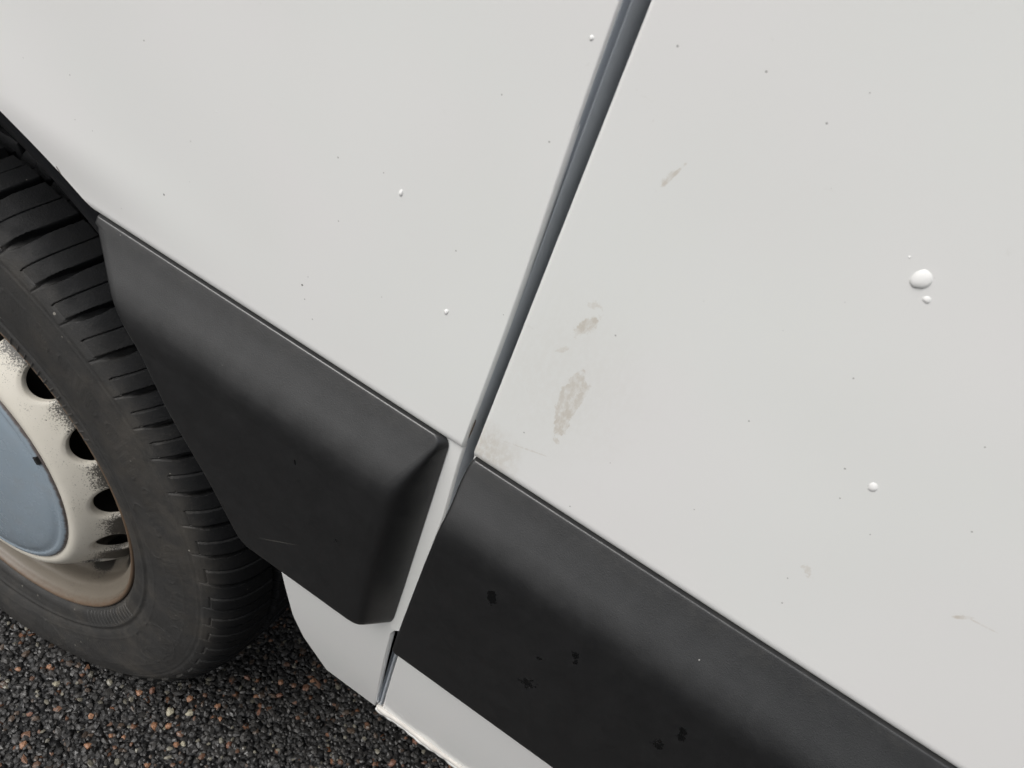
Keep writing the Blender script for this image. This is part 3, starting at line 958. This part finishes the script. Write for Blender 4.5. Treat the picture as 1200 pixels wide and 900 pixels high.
def stones(x0, x1, y0, y1, step, rad_lo, rad_hi, fringe=None):
    gx, gy = np.meshgrid(np.arange(x0, x1, step), np.arange(y0, y1, step))
    n = gx.size
    c = np.stack([gx.ravel() + rng.uniform(-.5, .5, n) * step, gy.ravel() + rng.uniform(-.5, .5, n) * step], 1)
    if fringe:                       # thin out round the dense patch, down to the texture of the road
        fx0, fx1, fy0, fy1, wd = fringe
        d = np.hypot(np.maximum(0, np.maximum(fx0 - c[:, 0], c[:, 0] - fx1)), np.maximum(0, np.maximum(fy0 - c[:, 1], c[:, 1] - fy1)))
        c = c[(d > 0) & (rng.random(n) < np.clip(1 - d / wd, 0, 1) ** 1.5)]
        n = len(c)
    r = rad_lo + (rad_hi - rad_lo) * rng.random(n) ** 1.8
    q = rng.normal(size=(n, 4))
    q /= np.linalg.norm(q, axis=1)[:, None]
    a, b, cc, d = q.T
    Rm = np.stack([1 - 2 * (cc * cc + d * d), 2 * (b * cc - a * d), 2 * (b * d + a * cc), 2 * (b * cc + a * d), 1 - 2 * (b * b + d * d), 2 * (cc * d - a * b),
                   2 * (b * d - a * cc), 2 * (cc * d + a * b), 1 - 2 * (b * b + cc * cc)], 1).reshape(n, 3, 3)
    shape = ico[None] * (0.72 + 0.5 * rng.random((n, 12, 1))) * np.stack([0.8 + 0.5 * rng.random(n), 0.7 + 0.4 * rng.random(n), 0.5 + 0.4 * rng.random(n)], 1)[:, None, :]
    P = np.einsum('nij,nkj->nki', Rm, shape) * r[:, None, None]
    P[:, :, 2] *= 0.55
    P[:, :, 0] += c[:, 0:1]
    P[:, :, 1] += c[:, 1:2]
    top = P[:, :, 2].max(1)
    P[:, :, 2] += (rng.uniform(-0.0022, 0.0008, n) - top)[:, None] + 0.0010
    g = 0.014 + 0.052 * rng.random(n) ** 2.4
    tint = np.stack([g * 1.05, g, g * 0.94, np.ones(n)], 1)
    k = rng.random(n)
    w = k < 0.018
    v = rng.uniform(0.5, 1.1, w.sum())[:, None]
    tint[w, :3] = v * np.array([0.20, 0.105, 0.064])
    w = (k > 0.035) & (k < 0.085)
    v = rng.uniform(0.5, 1.1, w.sum())[:, None]
    tint[w, :3] = v * np.array([0.10, 0.070, 0.050])
    w = (k > 0.095) & (k < 0.135)
    v = rng.uniform(0.4, 1.1, w.sum())[:, None]
    tint[w, :3] = v * np.array([0.22, 0.205, 0.16])
    return P, tint


parts = [stones(-0.40, 1.00, -0.45, 0.60, 0.0056, 0.0028, 0.0066),
         stones(-1.00, 1.60, -1.05, 1.20, 0.0066, 0.0034, 0.0068, (-0.40, 1.00, -0.45, 0.60, 0.60))]
P = np.concatenate([p[0] for p in parts])
T = np.concatenate([p[1] for p in parts])
n = len(P)
V = P.reshape(-1, 3)
Fq = (icf[None] + 12 * np.arange(n)[:, None, None]).reshape(-1, 3)
me = raw_mesh('asphalt_chippings', V, Fq)
at = me.attributes.new('tint', 'FLOAT_COLOR', 'POINT')
at.data.foreach_set('color', np.repeat(T, 12, 0).astype(np.float32).ravel())
chips = link('asphalt_chippings', me, M['stone'], None, False)
chips['kind'] = 'stuff'
chips['label'] = 'coarse dark asphalt chippings with scattered orange stones'
chips['category'] = 'asphalt'

# ---- the larger coloured stones in view
sm = []
for k in range(9):
    bm = bmesh.new()
    bmesh.ops.create_icosphere(bm, subdivisions=1, radius=1.0)
    ax = (random.uniform(0.8, 1.15), random.uniform(0.7, 1.0), random.uniform(0.55, 0.8))
    for v in bm.verts:
        f = random.uniform(0.78, 1.12)
        v.co = Vector((v.co.x * ax[0] * f, v.co.y * ax[1] * f, v.co.z * ax[2] * f))
    me = bpy.data.meshes.new('stone')
    bm.to_mesh(me)
    bm.free()
    me.polygons.foreach_set('use_smooth', [False] * len(me.polygons))
    me.materials.append(M[('orange', 'brown', 'cream')[k // 3]])
    sm.append(me)
spots = [(0.253, 0.037, 7.5, 0), (0.266, 0.047, 6, 0), (0.21, -0.025, 6, 0), (0.222, -0.001, 4, 0), (0.184, 0.001, 5.5, 0), (0.07, -0.009, 4.5, 0), (0.095, 0.015, 4.5, 0),
         (0.154, -0.066, 7, 0), (0.206, 0.056, 5.5, 0), (0.216, 0.067, 5.5, 1), (0.261, 0.088, 6.5, 0), (0.296, 0.101, 5.5, 0), (0.291, 0.036, 5.5, 0), (0.297, 0.042, 4, 2),
         (0.254, 0.061, 6, 2), (0.274, 0.074, 6, 2), (0.342, 0.073, 5.5, 1), (0.282, -0.001, 5, 0), (0.128, -0.038, 4.5, 1), (0.298, 0.153, 5, 1), (0.285, 0.135, 5, 1),
         (0.326, 0.14, 5, 0), (0.338, 0.175, 5.5, 0), (0.37, 0.204, 6, 0), (0.348, 0.16, 5.5, 1), (0.343, 0.128, 5.5, 1), (0.31, 0.091, 4, 0), (0.369, 0.187, 4.5, 1),
         (0.433, 0.187, 4.5, 1), (0.536, 0.221, 6.5, 1), (0.526, 0.179, 7.5, 1), (0.45, 0.25, 5, 1), (0.235, 0.006, 4, 0), (0.405, 0.232, 5, 0), (0.12, 0.005, 5, 2), (0.06, -0.03, 4.5, 2)]
for i, (x, y, r, kind) in enumerate(spots):
    o = bpy.data.objects.new('stone', sm[kind * 3 + i % 3])
    COL.objects.link(o)
    o.parent = road
    o.location = (x, y, -0.0010)
    o.scale = (r * 0.00098,) * 3
    o.rotation_euler = (random.uniform(-.4, .4), random.uniform(-.4, .4), random.uniform(0, 6.28))
